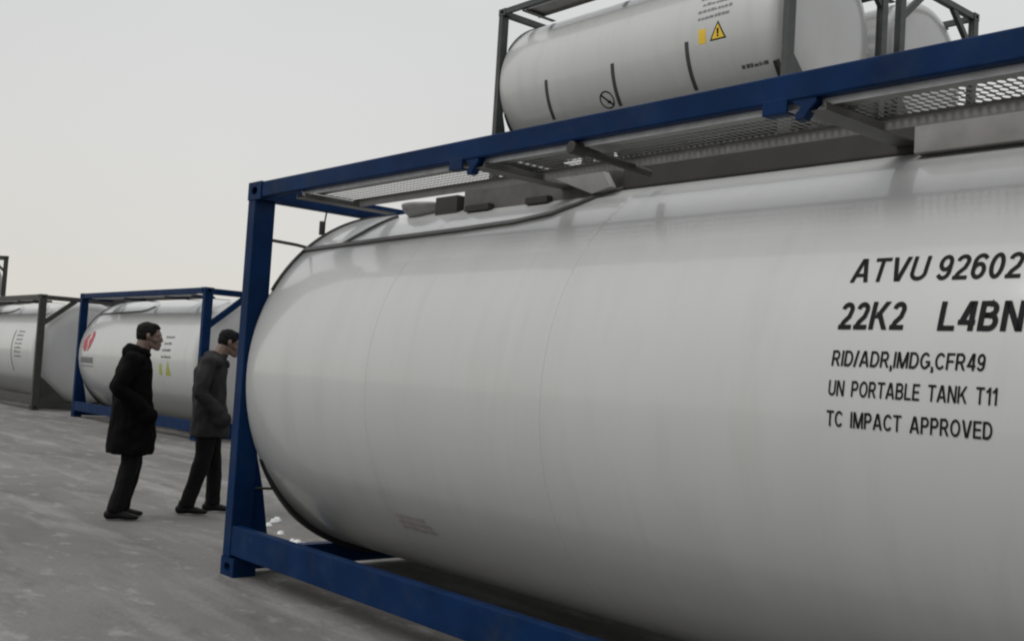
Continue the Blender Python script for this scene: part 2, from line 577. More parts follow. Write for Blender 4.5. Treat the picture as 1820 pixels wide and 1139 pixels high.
    if ch == ',':
        return t, [R_(0, 0, t, t), D_(t * 0.45, -0.2, t * 0.75, 0)]
    raise ValueError(ch)


def text_mesh(txt, x0, x1, h, t=0.19, gap=0.10):
    """one line of lettering as flat polygons, squeezed or stretched to x0..x1, capitals h high"""
    polys, x = [], 0.0
    for ch in txt:
        w_, items = glyph(ch, t)
        for it in items:
            if it[0] == 'r':
                _, a, b, c, d = it
                polys.append([(x + a, b), (x + c, b), (x + c, d), (x + a, d)])
            elif it[0] == 'd':
                _, a, b, c, d = it
                q = t * 0.56
                polys.append([(x + a - q, b), (x + a + q, b), (x + c + q, d), (x + c - q, d)])
            else:
                P = [Vector(p) for p in it[1]]
                closed = (P[0] - P[-1]).length < 1e-4
                if closed:
                    P = P[:-1]
                n = len(P)
                side = []
                for k in range(n):
                    a = P[k - 1] if (k or closed) else None
                    b = P[(k + 1) % n] if (k < n - 1 or closed) else None
                    d1 = (P[k] - a).normalized() if a is not None else None
                    d2 = (b - P[k]).normalized() if b is not None else None
                    d1 = d1 or d2
                    d2 = d2 or d1
                    n1, n2 = Vector((-d1.y, d1.x)), Vector((-d2.y, d2.x))
                    mt = (n1 + n2).normalized()
                    mt *= min(1.6, 1 / max(0.3, mt.dot(n1))) * t * 0.47
                    side.append((P[k] + mt, P[k] - mt))
                for k in range(n if closed else n - 1):
                    a, b = side[k], side[(k + 1) % n]
                    polys.append([(x + v.x, v.y) for v in (a[0], a[1], b[1], b[0])])
        x += w_ + (gap if ch != ' ' else 0)
    tot = x - gap
    k = (x1 - x0) / tot
    return poly_mesh([[(a * k, b * h) for a, b in p] for p in polys])


def poly_mesh(polys):
    me = bpy.data.meshes.new('poly')
    vs, fs = [], []
    for p in polys:
        o = len(vs)
        vs += [(x, y, 0) for x, y in p]
        fs.append(tuple(range(o, o + len(p))))
    me.from_pydata(vs, [], fs)
    bm = bmesh.new()
    bm.from_mesh(me)
    bmesh.ops.triangulate(bm, faces=bm.faces)
    bm.to_mesh(me)
    bm.free()
    return me


def blurred_lines(rows, x0, x1, phi0, phi1, parent, m=None, th=0.045, seed=1):
    """worn lines of small print that can no longer be read: short dashes"""
    rnd = random.Random(seed)
    polys = []
    for r_ in range(rows):
        yb = (phi0 + (phi1 - phi0) * r_ / max(1, rows - 1)) * PI / 180 * R
        x = rnd.uniform(0, 0.06)
        while x < (x1 - x0):
            wd = rnd.uniform(0.02, 0.075)
            h = th * rnd.uniform(0.6, 1)
            polys.append([(x, yb), (x + wd, yb), (x + wd, yb + h), (x, yb + h)])
            x += wd + rnd.uniform(0.008, 0.02)
    return wrap_mesh(poly_mesh(polys), x0, 0, parent, m or MT['fade'], 'small_print')


def perforated(parent, x0, x1, y0, y1, z, m):
    """walkway sheet with a field of oval drain holes and folded-down edges"""
    px, rows, py = 0.0335, 5, 0.046
    ya = y1 - 0.012 - rows * py
    mb = MB()
    n = 12
    cols = int((x1 - x0 - 0.06) / px)
    xs = x0 + 0.03
    xe = xs + cols * px
    for i in range(cols):
        for j in range(rows):
            cx, cy = xs + (i + 0.5) * px, ya + (j + 0.5) * py
            o_, i_ = [], []
            for k in range(n):
                a = 2 * PI * (k + 0.5) / n
                c, s_ = math.cos(a), math.sin(a)
                t = 1 / max(abs(c), abs(s_))
                sk = 0.0
                o_.append((cx + px / 2 * c * t, cy + py / 2 * s_ * t, z))
                i_.append((cx + 0.0115 * c + 0.15 * 0.017 * s_, cy + 0.0190 * s_, z))
            cs = [(cx + px / 2 * a, cy + py / 2 * b, z) for a, b in ((1, 1), (-1, 1), (-1, -1), (1, -1))]
            fs = [(k, (k + 1) % n, n + (k + 1) % n, n + k) for k in range(n)]
            fs += [(1, 2 * n, 1 + 0, 1)][:0]
            o = 2 * n
            # corners lie between samples 1|? -> fans
            for q, (a0, a1) in enumerate(((1, 1), (4, 4), (7, 7), (10, 10))):
                pass
            mb.add(o_ + i_, fs)
    mb.box((x0, y0, z - 0.0015), (x1, ya, z + 0.0015))
    mb.box((x0, y1 - 0.012, z - 0.0015), (x1, y1, z + 0.0015))
    mb.box((x0, ya, z - 0.0015), (xs, y1 - 0.012, z + 0.0015))
    mb.box((xe, ya, z - 0.0015), (x1, y1 - 0.012, z + 0.0015))
    return sh(mb).build('perforated_sheet', m, parent)


def make_container(name, x, y, z, paint, label, walk='plain', detail=False, group=None, trim_m=None):
    root = empty(name, (x + L / 2, y + W / 2, z))
    tag(root, label, 'tank container', group)
    m = MT[paint]
    for ix in (0, 1):
        for iy in (0, 1):
            for iz in (0, 1):
                casting(ix, iy, iz, m, root)
    for ix in (0, 1):
        for iy in (0, 1):
            # corner post: a folded C section, web towards the side, flange towards the middle
            px0, px1 = (0.004, 0.104) if ix == 0 else (L - 0.104, L - 0.004)
            py0, py1 = (0.004, 0.155)
            Y = (lambda v: v) if iy == 0 else (lambda v: W - v)
            mb = MB()
            mb.box((px0, Y(py0), 0.118), (px1, Y(py1), H - 0.118))
            mb.box((px0 + 0.003, Y(py1), 0.13), (px0 + 0.03, Y(py1 + 0.016), H - 0.13))
            sh(mb).build('corner_post', m, root, bevel=0.006)
    for iy in (0, 1):
        Y = (lambda v: v) if iy == 0 else (lambda v: W - v)
        mb = MB()
        mb.box((0.178, Y(0.006), H - 0.108), (L - 0.178, Y(0.058), H - 0.003))
        sh(mb).build('top_side_rail', m, root, bevel=0.008)
        mb = MB()
        mb.box((0.104, Y(0.010), 0.135), (L - 0.104, Y(0.075), 0.325))
        mb.box((0.106, Y(0.075), 0.137), (L - 0.106, Y(0.115), 0.149))
        sh(mb).build('bottom_side_rail', m, root, bevel=0.005)
    for ix in (0, 1):
        X = (lambda v: v) if ix == 0 else (lambda v: L - v)
        mb = MB()
        mb.box((X(0.01), 0.162, H - 0.115), (X(0.10), W - 0.162, H - 0.012))
        sh(mb).build('top_end_rail', m, root, bevel=0.006)
        mb = MB()
        mb.box((X(0.008), 0.162, 0.03), (X(0.10), W - 0.162, 0.17))
        sh(mb).build('bottom_end_rail', m, root, bevel=0.006)
    for iy in (0, 1):
        Y = (lambda v: v) if iy == 0 else (lambda v: W - v)
        # left end: steep narrow foot plates
        mb = MB()
        mb.prism([(Y(0.125), 0.95), (Y(0.125), 0.125), (Y(0.30), 0.17), (Y(0.23), 0.55)], 0, 0.05, 0.075)
        sh(mb).build('gusset_plate', m, root, bevel=0.002)
        # right end: big bottom triangles and diagonal bars above
        mb = MB()
        mb.prism([(Y(0.125), 0.80), (Y(0.125), 0.165), (Y(0.82), 0.165)], 0, L - 0.075, L - 0.045)
        sh(mb).build('gusset_plate', m, root, bevel=0.002)
        mb = MB()
        mb.bar((L - 0.055, Y(0.11), H - 0.66), (L - 0.055, Y(0.80), H - 0.09), 0.07, 0.10, up=(0, -0.57 if iy == 0 else 0.57, 0.69))
        sh(mb).build('corner_brace', m, root, bevel=0.004)
    # tank
    tk = bpy.data.objects.new('tank', TANK)
    col.objects.link(tk)
    tk.parent = root
    rm = MT['rubber']
    band(0.135, 0.03, 28, 152, R - 0.03, R + 0.012, rm, tk, 'end_ring')
    band(0.135, 0.05, -28, -152, R - 0.05, R + 0.034, rm, tk, 'end_ring', taper=True)
    band(L - 0.33, 0.06, -32, -148, R - 0.06, R + 0.03, rm, tk, 'end_ring')
    for xs in ((1.52, 2.97) if detail else (1.5, 3.0, 4.4)):
        band(xs, 0.035, -60, 240, R - 0.003, R + 0.0009, MT['tank'], tk, 'cladding_seam', n=110)
    # walkways along both sides of the roof
    for iy in ((0, 1) if walk != 'none' else ()):
        Y = (lambda v: v) if iy == 0 else (lambda v: W - v)
        wk = empty('walkway', (0, 0, 0))
        wk.parent = root
        xa, xb = (0.62, L - 0.5) if walk == 'holes' else (0.55, L - 0.6)
        if walk == 'holes':
            if iy == 0:
                perforated(wk, xa, xb, 0.066, 0.44, 2.488, MT['galv'])
            else:
                perforated(wk, xa, xb, W - 0.44, W - 0.066, 2.488, MT['galv'])
        else:
            mb = MB()
            mb.box((xa, Y(0.066), 2.486), (xb, Y(0.44), 2.490))
            sh(mb).build('walkway_sheet', MT['galv'], wk)
        mb = MB()
        mb.box((xa, Y(0.062), 2.462), (xb, Y(0.066), 2.4915))
        sh(mb).build('folded_edge', MT['galv_lit'], wk)
        mb = MB()
        mb.box((xa, Y(0.440), 2.440), (xb, Y(0.444), 2.4915))
        sh(mb).build('folded_edge', MT['galv'], wk)
        for k, bx in enumerate((0.66, 2.42, 4.36, 5.5)):
            hw = 0.052
            mb = MB()
            mb.box((bx - hw, Y(0.03), 2.436), (bx + hw, Y(0.72), 2.441))
            mb.box((bx - hw, Y(0.03), 2.441), (bx - hw + 0.006, Y(0.43), 2.466))
            mb.box((bx + hw - 0.006, Y(0.03), 2.441), (bx + hw, Y(0.43), 2.466))
            sh(mb).build('cross_bracket', MT['steel'] if walk == 'holes' else m, wk, bevel=0.001)
    return root, tk


def finish_main(root, tk):
    """details that only the big near container shows"""
    b = MT['blue']
    for bx in (2.42, 4.36):
        mb = MB()
        mb.box((bx - 0.21, 0.004, 2.440), (bx - 0.10, 0.016, 2.497))
        mb.box((bx - 0.21, 0.016, 2.440), (bx - 0.10, 0.060, 2.448))
        mb.prism([(bx - 0.085, 2.497), (bx + 0.02, 2.497), (bx + 0.02, 2.466), (bx - 0.01, 2.440), (bx - 0.03, 2.410),
                  (bx - 0.065, 2.407), (bx - 0.07, 2.430), (bx - 0.045, 2.455), (bx - 0.08, 2.475)], 1, 0.012, 0.056)
        sh(mb).build('rail_bracket', b, root, bevel=0.003)
    # hinged hold-down bars under the walkway
    for bx in (3.12,):
        mb = MB()
        mb.tube([(bx, 0.02, 2.452), (bx, 0.10, 2.452), (bx - 0.005, 0.12, 2.450), (bx - 0.03, 0.56, 2.43)], 0.020, 12)
        sh(mb).build('hold_down_bar', MT['brown'], root)
        mb = MB()
        mb.tube([(bx - 0.004, 0.0, 2.452), (bx - 0.002, 0.09, 2.4515)], 0.030, 14)
        sh(mb).build('bar_knob', MT['brown'], root, bevel=0.006)
    # roof fittings and an added dark box that peep out between walkway and tank
    mb = MB()
    mb.box((1.50, 0.66, 2.35), (2.72, 1.75, 2.535))
    fit = sh(mb).build('spill_box', MT['steel'], root, bevel=0.02)
    for x0_, x1_ in ((1.58, 1.80), (2.12, 2.30)):
        mb = MB()
        mb.box((x0_, 0.615, 2.365), (x1_, 0.657, 2.405))
        sh(mb).build('box_hinge', MT['brown'], fit, bevel=0.003)
    mb = MB()
    mb.prism([(2.36, 2.485), (2.74, 2.485), (2.80, 2.40), (2.66, 2.375)], 1, 0.60, 0.64)
    sh(mb).build('hinge_plate', MT['galv'], fit, bevel=0.003)
    mb = MB()
    mb.box((1.22, 0.66, 2.36), (1.44, 0.90, 2.49))
    sh(mb).build('valve_box', MT['brown'], root, bevel=0.006)
    cap = MB()
    n1, n2 = 20, 10
    for a in range(n2 + 1):
        t = PI / 2 * a / n2
        for b_ in range(n1):
            q = 2 * PI * b_ / n1
            cap.v.append((0.98 + 0.20 * math.cos(t) * math.cos(q), 0.78 + 0.16 * math.cos(t) * math.sin(q), 2.475 - 0.10 * math.sin(t)))
    for a in range(n2):
        for b_ in range(n1):
            c_ = (b_ + 1) % n1
            cap.f.append((a * n1 + b_, a * n1 + c_, (a + 1) * n1 + c_, (a + 1) * n1 + b_))
    cap.f.append(tuple(range(n1)))
    sh(cap).build('valve_cap', MT['galv'], root, smooth=True)
    mb = MB()
    mb.box((2.78, 0.70, 2.40), (4.42, 1.72, 2.525))  # added dark box, stands in for the far walkway's shaded underside
    f2 = sh(mb).build('dark_standin_box', MT['brown'], root, bevel=0.012)
    mb = MB()
    mb.box((4.44, 0.60, 2.375), (5.45, 1.0, 2.535))
    sh(mb).build('step_panel', MT['galv'], root, bevel=0.004)
    # airline and grab fittings in the open top corner
    mb = MB()
    mb.tube([(0.06, 0.13, 2.225), (0.07, 0.35, 2.215), (0.14, 0.46, 2.19)], 0.011, 8)
    sh(mb).build('air_pipe', MT['rubber'], root)
    mb = MB()
    mb.tube([(0.06, 0.575, 2.47), (0.06, 0.565, 2.40)], 0.006, 8)
    mb.box((0.05, 0.53, 2.31), (0.075, 0.565, 2.405))
    sh(mb).build('lock_handle', MT['rubber'], root)
    mb = MB()
    mb.tube([(0.10, 0.15, 0.565), (0.10, 0.60, 0.545)], 0.009, 8)
    sh(mb).build('tie_rod', MT['rubber'], root)
    # trim strip: along the shoulder, then up to the walkway
    strip_path([(0.13, 45.6), (1.16, 47.3), (1.8, 48.3), (2.25, 49.6), (2.50, 52.0), (2.62, 56.5), (2.70, 62.5), (2.78, 65.0)],
               0.036, MT['trim'], tk, 'trim_strip')
    strip_path([(0.60, 47.3), (0.66, 53.0), (0.69, 60.0), (0.72, 66.0)], 0.022, MT['trim'], tk, 'trim_strip')
    # lettering, five lines starting at x = 4.475
    for txt, xs, xe_, ph, h, t in (('ATVU 92602', 4.475, 5.078, 24.6, 0.100, 0.165), ('22K2', 4.475, 4.722, 15.8, 0.104, 0.19),
                                   ('L4BN', 4.843, 5.118, 15.7, 0.104, 0.195),
                                   ('RID/ADR,IMDG,CFR49', 4.475, 5.02, 9.4, 0.056, 0.158),
                                   ('UN  PORTABLE  TANK  T11', 4.475, 5.068, 4.35, 0.055, 0.158),
                                   ('TC  IMPACT  APPROVED', 4.475, 5.06, -0.75, 0.055, 0.158)):
        wrap_mesh(text_mesh(txt, xs, xe_, h, t), xs, ph, tk, MT['ink'], 'lettering')
    blurred_lines(3, 1.55, 1.84, -42.5, -38.5, tk, MT['stain'], th=0.03, seed=4)


def finish_upper(root, tk):
    for x, p0, dx in ((1.30, -9, -0.04), (2.81, -9, -0.03), (4.29, -7, 0.0)):
        band(x, 0.062, p0, -41, R - 0.003, R + 0.010, MT['grey'], tk, 'drain_strap', dx=dx)
    # warning signs
    wrap_mesh(poly_mesh([[(0, 0), (0.29, 0), (0.145, 0.27)]]), 4.71, -10.5, tk, MT['ink'], 'warning_triangle')
    wrap_mesh(poly_mesh([[(0.035, 0.02), (0.255, 0.02), (0.145, 0.225)]]), 4.71, -10.5, tk, MT['yellow'], 'warning_triangle', R + 0.004)
    wrap_mesh(poly_mesh([[(0.130, 0.08), (0.160, 0.08), (0.165, 0.16), (0.125, 0.16)], [(0.13, 0.045), (0.16, 0.045), (0.16, 0.07), (0.13, 0.07)]]),
              4.71, -10.5, tk, MT['ink'], 'warning_mark', R + 0.006)
    wrap_mesh(poly_mesh([[(0, 0), (0.13, 0), (0.13, 0.21), (0, 0.21)]]), 4.51, -11, tk, MT['yellow'], 'yellow_label')
    # round sign with a bar
    ring, n = [], 28
    polys = []
    for k in range(n):
        a, b = 2 * PI * k / n, 2 * PI * (k + 1) / n
        polys.append([(0.15 * math.cos(a), 0.15 * math.sin(a)), (0.15 * math.cos(b), 0.15 * math.sin(b)),
                      (0.125 * math.cos(b), 0.125 * math.sin(b)), (0.125 * math.cos(a), 0.125 * math.sin(a))])
    polys.append([(-0.10, 0.075), (-0.075, 0.10), (0.10, -0.075), (0.075, -0.10)])
    polys.append([(-0.01, -0.055), (0.07, -0.06), (0.075, -0.02), (0.0, -0.01)])
    wrap_mesh(poly_mesh(polys), 2.55, -34.5, tk, MT['ink'], 'round_sign')
    blurred_lines(6, 4.47, 5.02, 5.5, 31, tk, th=0.05, seed=3)
    blurred_lines(1, 5.13, 5.60, -33.5, -33.5, tk, MT['trim'], th=0.06, seed=5)


def finish_blue_back(root, tk):
    # red flame-like badge split by a light slit, lettering block under it
    left = [(0.20, 0.0), (0.31, 0.03), (0.34, 0.14), (0.28, 0.24), (0.36, 0.40), (0.22, 0.34), (0.10, 0.22), (0.10, 0.10)]
    right = [(0.38, 0.0), (0.52, 0.10), (0.60, 0.24), (0.60, 0.36), (0.50, 0.44), (0.40, 0.44), (0.46, 0.32), (0.36, 0.24), (0.40, 0.14)]
    wrap_mesh(poly_mesh([left, right]), 0.22, 2.5, tk, MT['red'], 'badge', R + 0.005)
    polys, x = [], 0.05
    rnd = random.Random(2)
    while x < 0.75:
        wd = 0.075
        polys.append([(x, 0), (x + wd, 0), (x + wd, 0.12), (x, 0.12)])
        x += wd + 0.015
    polys.append([(0.05, -0.07), (0.75, -0.07), (0.75, -0.05), (0.05, -0.05)])
    wrap_mesh(poly_mesh(polys), 0.20, -8.5, tk, MT['fade'], 'badge_lettering', R + 0.005)
    for k, x in enumerate((4.30, 4.57)):
        if k == 0:
            wrap_mesh(poly_mesh([[(0, 0), (0.12, 0), (0.12, 0.2), (0, 0.2)]]), x, -13.5, tk, MT['olive'], 'small_label')
        else:
            wrap_mesh(poly_mesh([[(0, 0), (0.24, 0), (0.12, 0.27)]]), x, -13.5, tk, MT['olive'], 'small_label')
    blurred_lines(4, 4.36, 4.74, 1.5, 19, tk, MT['trim'], th=0.045, seed=8)
    strip_path([(0.13, 45.6), (1.16, 47.3), (2.25, 49.6), (2.50, 52.0), (2.62, 58)], 0.036, MT['trim'], tk, 'trim_strip')


def finish_grey_back(root, tk):
    blurred_lines(7, 4.35, 4.85, -8, 20, tk, th=0.045, seed=9)
    band(4.15, 0.03, -25, 22, R - 0.003, R + 0.008, MT['fade'], tk, 'drain_strap')
    strip_path([(0.13, 45.6), (1.16, 47.3), (2.25, 49.6), (2.50, 52.0), (2.62, 58)], 0.036, MT['trim'], tk, 'trim_strip')


r_, t_ = make_container('tank_container', 0, 0, 0, 'blue',
                        'large white tank in a navy blue frame in the foreground with black lettering', walk='holes', detail=True)
finish_main(r_, t_)
SX, SY = -7.732, 8.326
G = 'tank containers stacked behind the large foreground tank'
r_, t_ = make_container('tank_container', SX, SY, 2 * H, 'grey',
                        'grey framed tank on top of the stack with yellow warning triangle and round sign', group=G)
finish_upper(r_, t_)
make_container('tank_container', SX, SY + W + 0.34, 2 * H, 'grey',
               'grey framed tank at upper right, just behind the one with the warning triangle', group=G)
make_container('tank_container', SX, SY, H, 'grey',
               'middle tank of the nearer three high stack, under the tank with the warning triangle', walk='none', group=G)
make_container('tank_container', SX, SY + W + 0.34, H, 'grey',
               'middle tank of the farther three high stack behind the foreground tank', walk='none', group=G)
make_container('tank_container', SX, SY, 0, 'grey',
               'lowest tank of the nearer three high stack, standing on the ground', group=G)
make_container('tank_container', SX, SY + W + 0.34, 0, 'grey',
               'lowest tank of the farther three high stack, standing on the ground', group=G)
G2 = 'tank containers in the far row on the left'
r_, t_ = make_container('tank_container', -16.511, 4.547, 0, 'blue',
                        'navy framed tank with red badge standing behind the two men', group=G2)
finish_blue_back(r_, t_)
r_, t_ = make_container('tank_container', -24.411, 4.302, 0, 'dark',
                        'dark grey framed tank at the left edge, left of the one with red badge', group=G2)
finish_grey_back(r_, t_)
make_container('tank_container', -48.0, 7.62, H, 'dark',
               'distant dark framed tank raised above the row at the far left edge', group=G2)
make_container('tank_container', -48.0, 7.62, 0, 'dark',
               'distant dark framed tank on the ground carrying the raised one at far left', group=G2)


rs = random.Random(11)
sn = MB()
for k, (px_, py_) in enumerate([(478, 933), (486, 927), (492, 925), (499, 948), (519, 962), (528, 966), (541, 971), (553, 975)]):
    v_ = ww + rr * (px_ - 910) / 1901.05 - uu * (py_ - 569.5) / 1901.05
    p_ = CAM - v_ * (CAM.z / v_.z)
    cx, cy = p_.x, p_.y
    q = 10
    rad = rs.uniform(0.03, 0.055)
    ring = [(cx + rad * rs.uniform(0.6, 1.1) * math.cos(2 * PI * a / q), cy + rad * rs.uniform(0.6, 1.1) * math.sin(2 * PI * a / q), -0.012) for a in range(q)]
    top = [(cx + (x - cx) * 0.55, cy + (y - cy) * 0.55, rad * rs.uniform(0.35, 0.6)) for x, y, z in ring]
    sn.add(ring + top + [(cx, cy, rad * 0.65)], [(a, (a + 1) % q, q + (a + 1) % q, q + a) for a in range(q)] + [(q + a, q + (a + 1) % q, 2 * q) for a in range(q)])
tag(sn.build('snow', MT['snow'], smooth=True), 'small lumps of snow on the ground under the near tank corner', 'snow', kind='stuff')


# ------------------------------------------------------------------ people
def _ico():
    b = bmesh.new()
    bmesh.ops.create_icosphere(b, subdivisions=2, radius=1)
    b.verts.ensure_lookup_table()
    v = [tuple(q.co) for q in b.verts]
    f = [tuple(q.index for q in p.verts) for p in b.faces]
    b.free()
    return v, f


ICO = _ico()


class Soup(MB):
    def transform(s, T):
        s.v = [tuple(T @ Vector(v)) for v in s.v]


def sphere(bm, c, r):
    bm.add([(c[0] + r[0] * x, c[1] + r[1] * y, c[2] + r[2] * z) for x, y, z in ICO[0]], ICO[1])


def chain(bm, keys, step=0.35):
    """spheres strung between keys ((x,y,z),(rx,ry,rz) or r)"""
    K = [(Vector(c), Vector(r if isinstance(r, tuple) else (r, r, r))) for c, r in keys]
    for (a, ra), (b, rb) in zip(K[:-1], K[1:]):
        n = max(2, int((b - a).length / (min(min(ra), min(rb)) * step)))
        for i in range(n + 1):
            t = i / n
            sphere(bm, a.lerp(b, t), ra.lerp(rb, t))


def loft(bm, rings, n=28, pw=2.3):
    """rings: (cx, cy, z, rx, ry); a closed tube"""
    vs, fs = [], []
    for cx, cy, z, rx, ry in rings:
        vs += [(cx + rx * math.copysign(abs(math.cos(a)) ** (2 / pw), math.cos(a)),
                cy + ry * math.copysign(abs(math.sin(a)) ** (2 / pw), math.sin(a)), z)
               for a in [2 * PI * k / n for k in range(n)]]
    for i in range(len(rings) - 1):
        for k in range(n):
            j = (k + 1) % n
            fs.append((i * n + k, i * n + j, (i + 1) * n + j, (i + 1) * n + k))
    fs.append(tuple(range(n))[::-1])
    fs.append(tuple((len(rings) - 1) * n + k for k in range(n)))
    bm.add(vs, fs)


LEAN = 0.076


def blob(name, fn, m, parent=None, voxel=0.01, smooth=3, wrinkle=0.0, wscale=9):
    """union of overlapping volumes turned into one continuous skin"""
    sp = Soup()
    fn(sp)
    me = bpy.data.meshes.new(name)
    me.from_pydata([(x - LEAN * z, y, z) for x, y, z in sp.v], [], sp.f)
    bm = bmesh.new()
    bm.from_mesh(me)
    bmesh.ops.recalc_face_normals(bm, faces=bm.faces)
    bm.to_mesh(me)
    bm.free()
    ob = bpy.data.objects.new(name, me)
    col.objects.link(ob)
    md = ob.modifiers.new('r', 'REMESH')
    md.mode = 'VOXEL'
    md.voxel_size = voxel
    md.adaptivity = 0
    s = ob.modifiers.new('s', 'SMOOTH')
    s.iterations = smooth
    s.factor = 0.5
    dg = bpy.context.evaluated_depsgraph_get()
    me2 = bpy.data.meshes.new_from_object(ob.evaluated_get(dg))
    bpy.data.objects.remove(ob)
    if wrinkle:
        nr = [v.normal.copy() for v in me2.vertices]
        for v, nn in zip(me2.vertices, nr):
            p = v.co
            q = noise.noise(Vector((p.x * wscale, p.y * wscale, p.z * wscale * 0.7))) + 0.5 * noise.noise(Vector((p.x * 2.3 * wscale, p.y * 2.3 * wscale, p.z * 1.5 * wscale)))
            v.co = p + nn * q * wrinkle
    me2.name = name
    me2.materials.clear()
    me2.materials.append(m)
    me2.shade_smooth()
    o = bpy.data.objects.new(name, me2)
    col.objects.link(o)
    if parent:
        o.parent = parent
    return o


def head_prims(T):
    """head modelled around the neck joint, face towards +x; T places it"""
    def f(bm):
        b2 = Soup()
        sphere(b2, (0.000, 0, 0.135), (0.100, 0.077, 0.093))
        sphere(b2, (0.045, 0, 0.125), (0.062, 0.064, 0.075))
        chain(b2, [((0.045, 0, 0.085), (0.056, 0.056, 0.045)), ((0.072, 0, 0.018), (0.030, 0.032, 0.020))])
        chain(b2, [((-0.005, 0.045, 0.06), (0.03, 0.02, 0.03)), ((0.06, 0.025, 0.02), (0.025, 0.015, 0.018))])
        chain(b2, [((-0.005, -0.045, 0.06), (0.03, 0.02, 0.03)), ((0.06, -0.025, 0.02), (0.025, 0.015, 0.018))])
        chain(b2, [((0.101, 0, 0.120), (0.009, 0.010, 0.012)), ((0.111, 0, 0.088), (0.013, 0.015, 0.011))])
        for s_ in (-1, 1):
            sphere(b2, (0.110, 0.011 * s_, 0.083), (0.010, 0.009, 0.008))
            sphere(b2, (0.050, 0.040 * s_, 0.088), (0.035, 0.025, 0.024))
            chain(b2, [((0.098, 0.010 * s_, 0.136), (0.010, 0.012, 0.008)), ((0.084, 0.046 * s_, 0.137), (0.012, 0.014, 0.008))])
            sphere(b2, (-0.002, 0.077 * s_, 0.108), (0.017, 0.008, 0.028))
            sphere(b2, (-0.008, 0.082 * s_, 0.114), (0.014, 0.006, 0.018))
        sphere(b2, (0.100, 0, 0.058), (0.011, 0.023, 0.007))
        sphere(b2, (0.098, 0, 0.047), (0.011, 0.020, 0.008))
        chain(b2, [((-0.020, 0, 0.10), 0.064), ((-0.055, 0, -0.06), 0.072)])
        b2.transform(T)
        bm.add(b2.v, b2.f)
    return f


def hair_prims(T, length=0):
    def f(bm):
        b2 = Soup()
        sphere(b2, (-0.010, 0, 0.156), (0.101, 0.080, 0.086))
        sphere(b2, (-0.028, 0, 0.120), (0.081, 0.0785, 0.080))
        chain(b2, [((0.030, 0, 0.212), (0.05, 0.055, 0.022)), ((0.066, 0, 0.196), (0.028, 0.05, 0.018))])
        for s_ in (-1, 1):
            chain(b2, [((0.02, 0.066 * s_, 0.155), (0.03, 0.010, 0.03)), ((0.012, 0.073 * s_, 0.125), (0.012, 0.006, 0.02))])
        b2.transform(T)
        bm.add(b2.v, b2.f)
    return f


def hand_prims(bm, wrist, direction, up, side):
    """half-closed hand: palm, four unequal bent fingers, thumb from the side of the palm"""
    d, u = Vector(direction).normalized(), Vector(up).normalized()
    s_ = d.cross(u).normalized() * side
    w0 = Vector(wrist)
    P = lambda a, b, c: w0 + d * a + u * b + s_ * c
    for c in (-0.028, -0.01, 0.01, 0.028):
        chain(bm, [(P(0.0, 0, c * 0.7), 0.017), (P(0.085, 0, c), 0.013)])
    for c, ln in ((-0.030, 0.85), (-0.010, 1.0), (0.010, 0.95), (0.030, 0.75)):
        chain(bm, [(P(0.088, 0, c), 0.0095), (P(0.088 + 0.035 * ln, -0.014, c), 0.009),
                   (P(0.088 + 0.045 * ln, -0.040, c), 0.0085), (P(0.088 + 0.028 * ln, -0.056, c), 0.0075)], 0.6)
    chain(bm, [(P(0.025, -0.004, -0.034), 0.013), (P(0.06, -0.022, -0.052), 0.011), (P(0.088, -0.036, -0.046), 0.009)], 0.6)


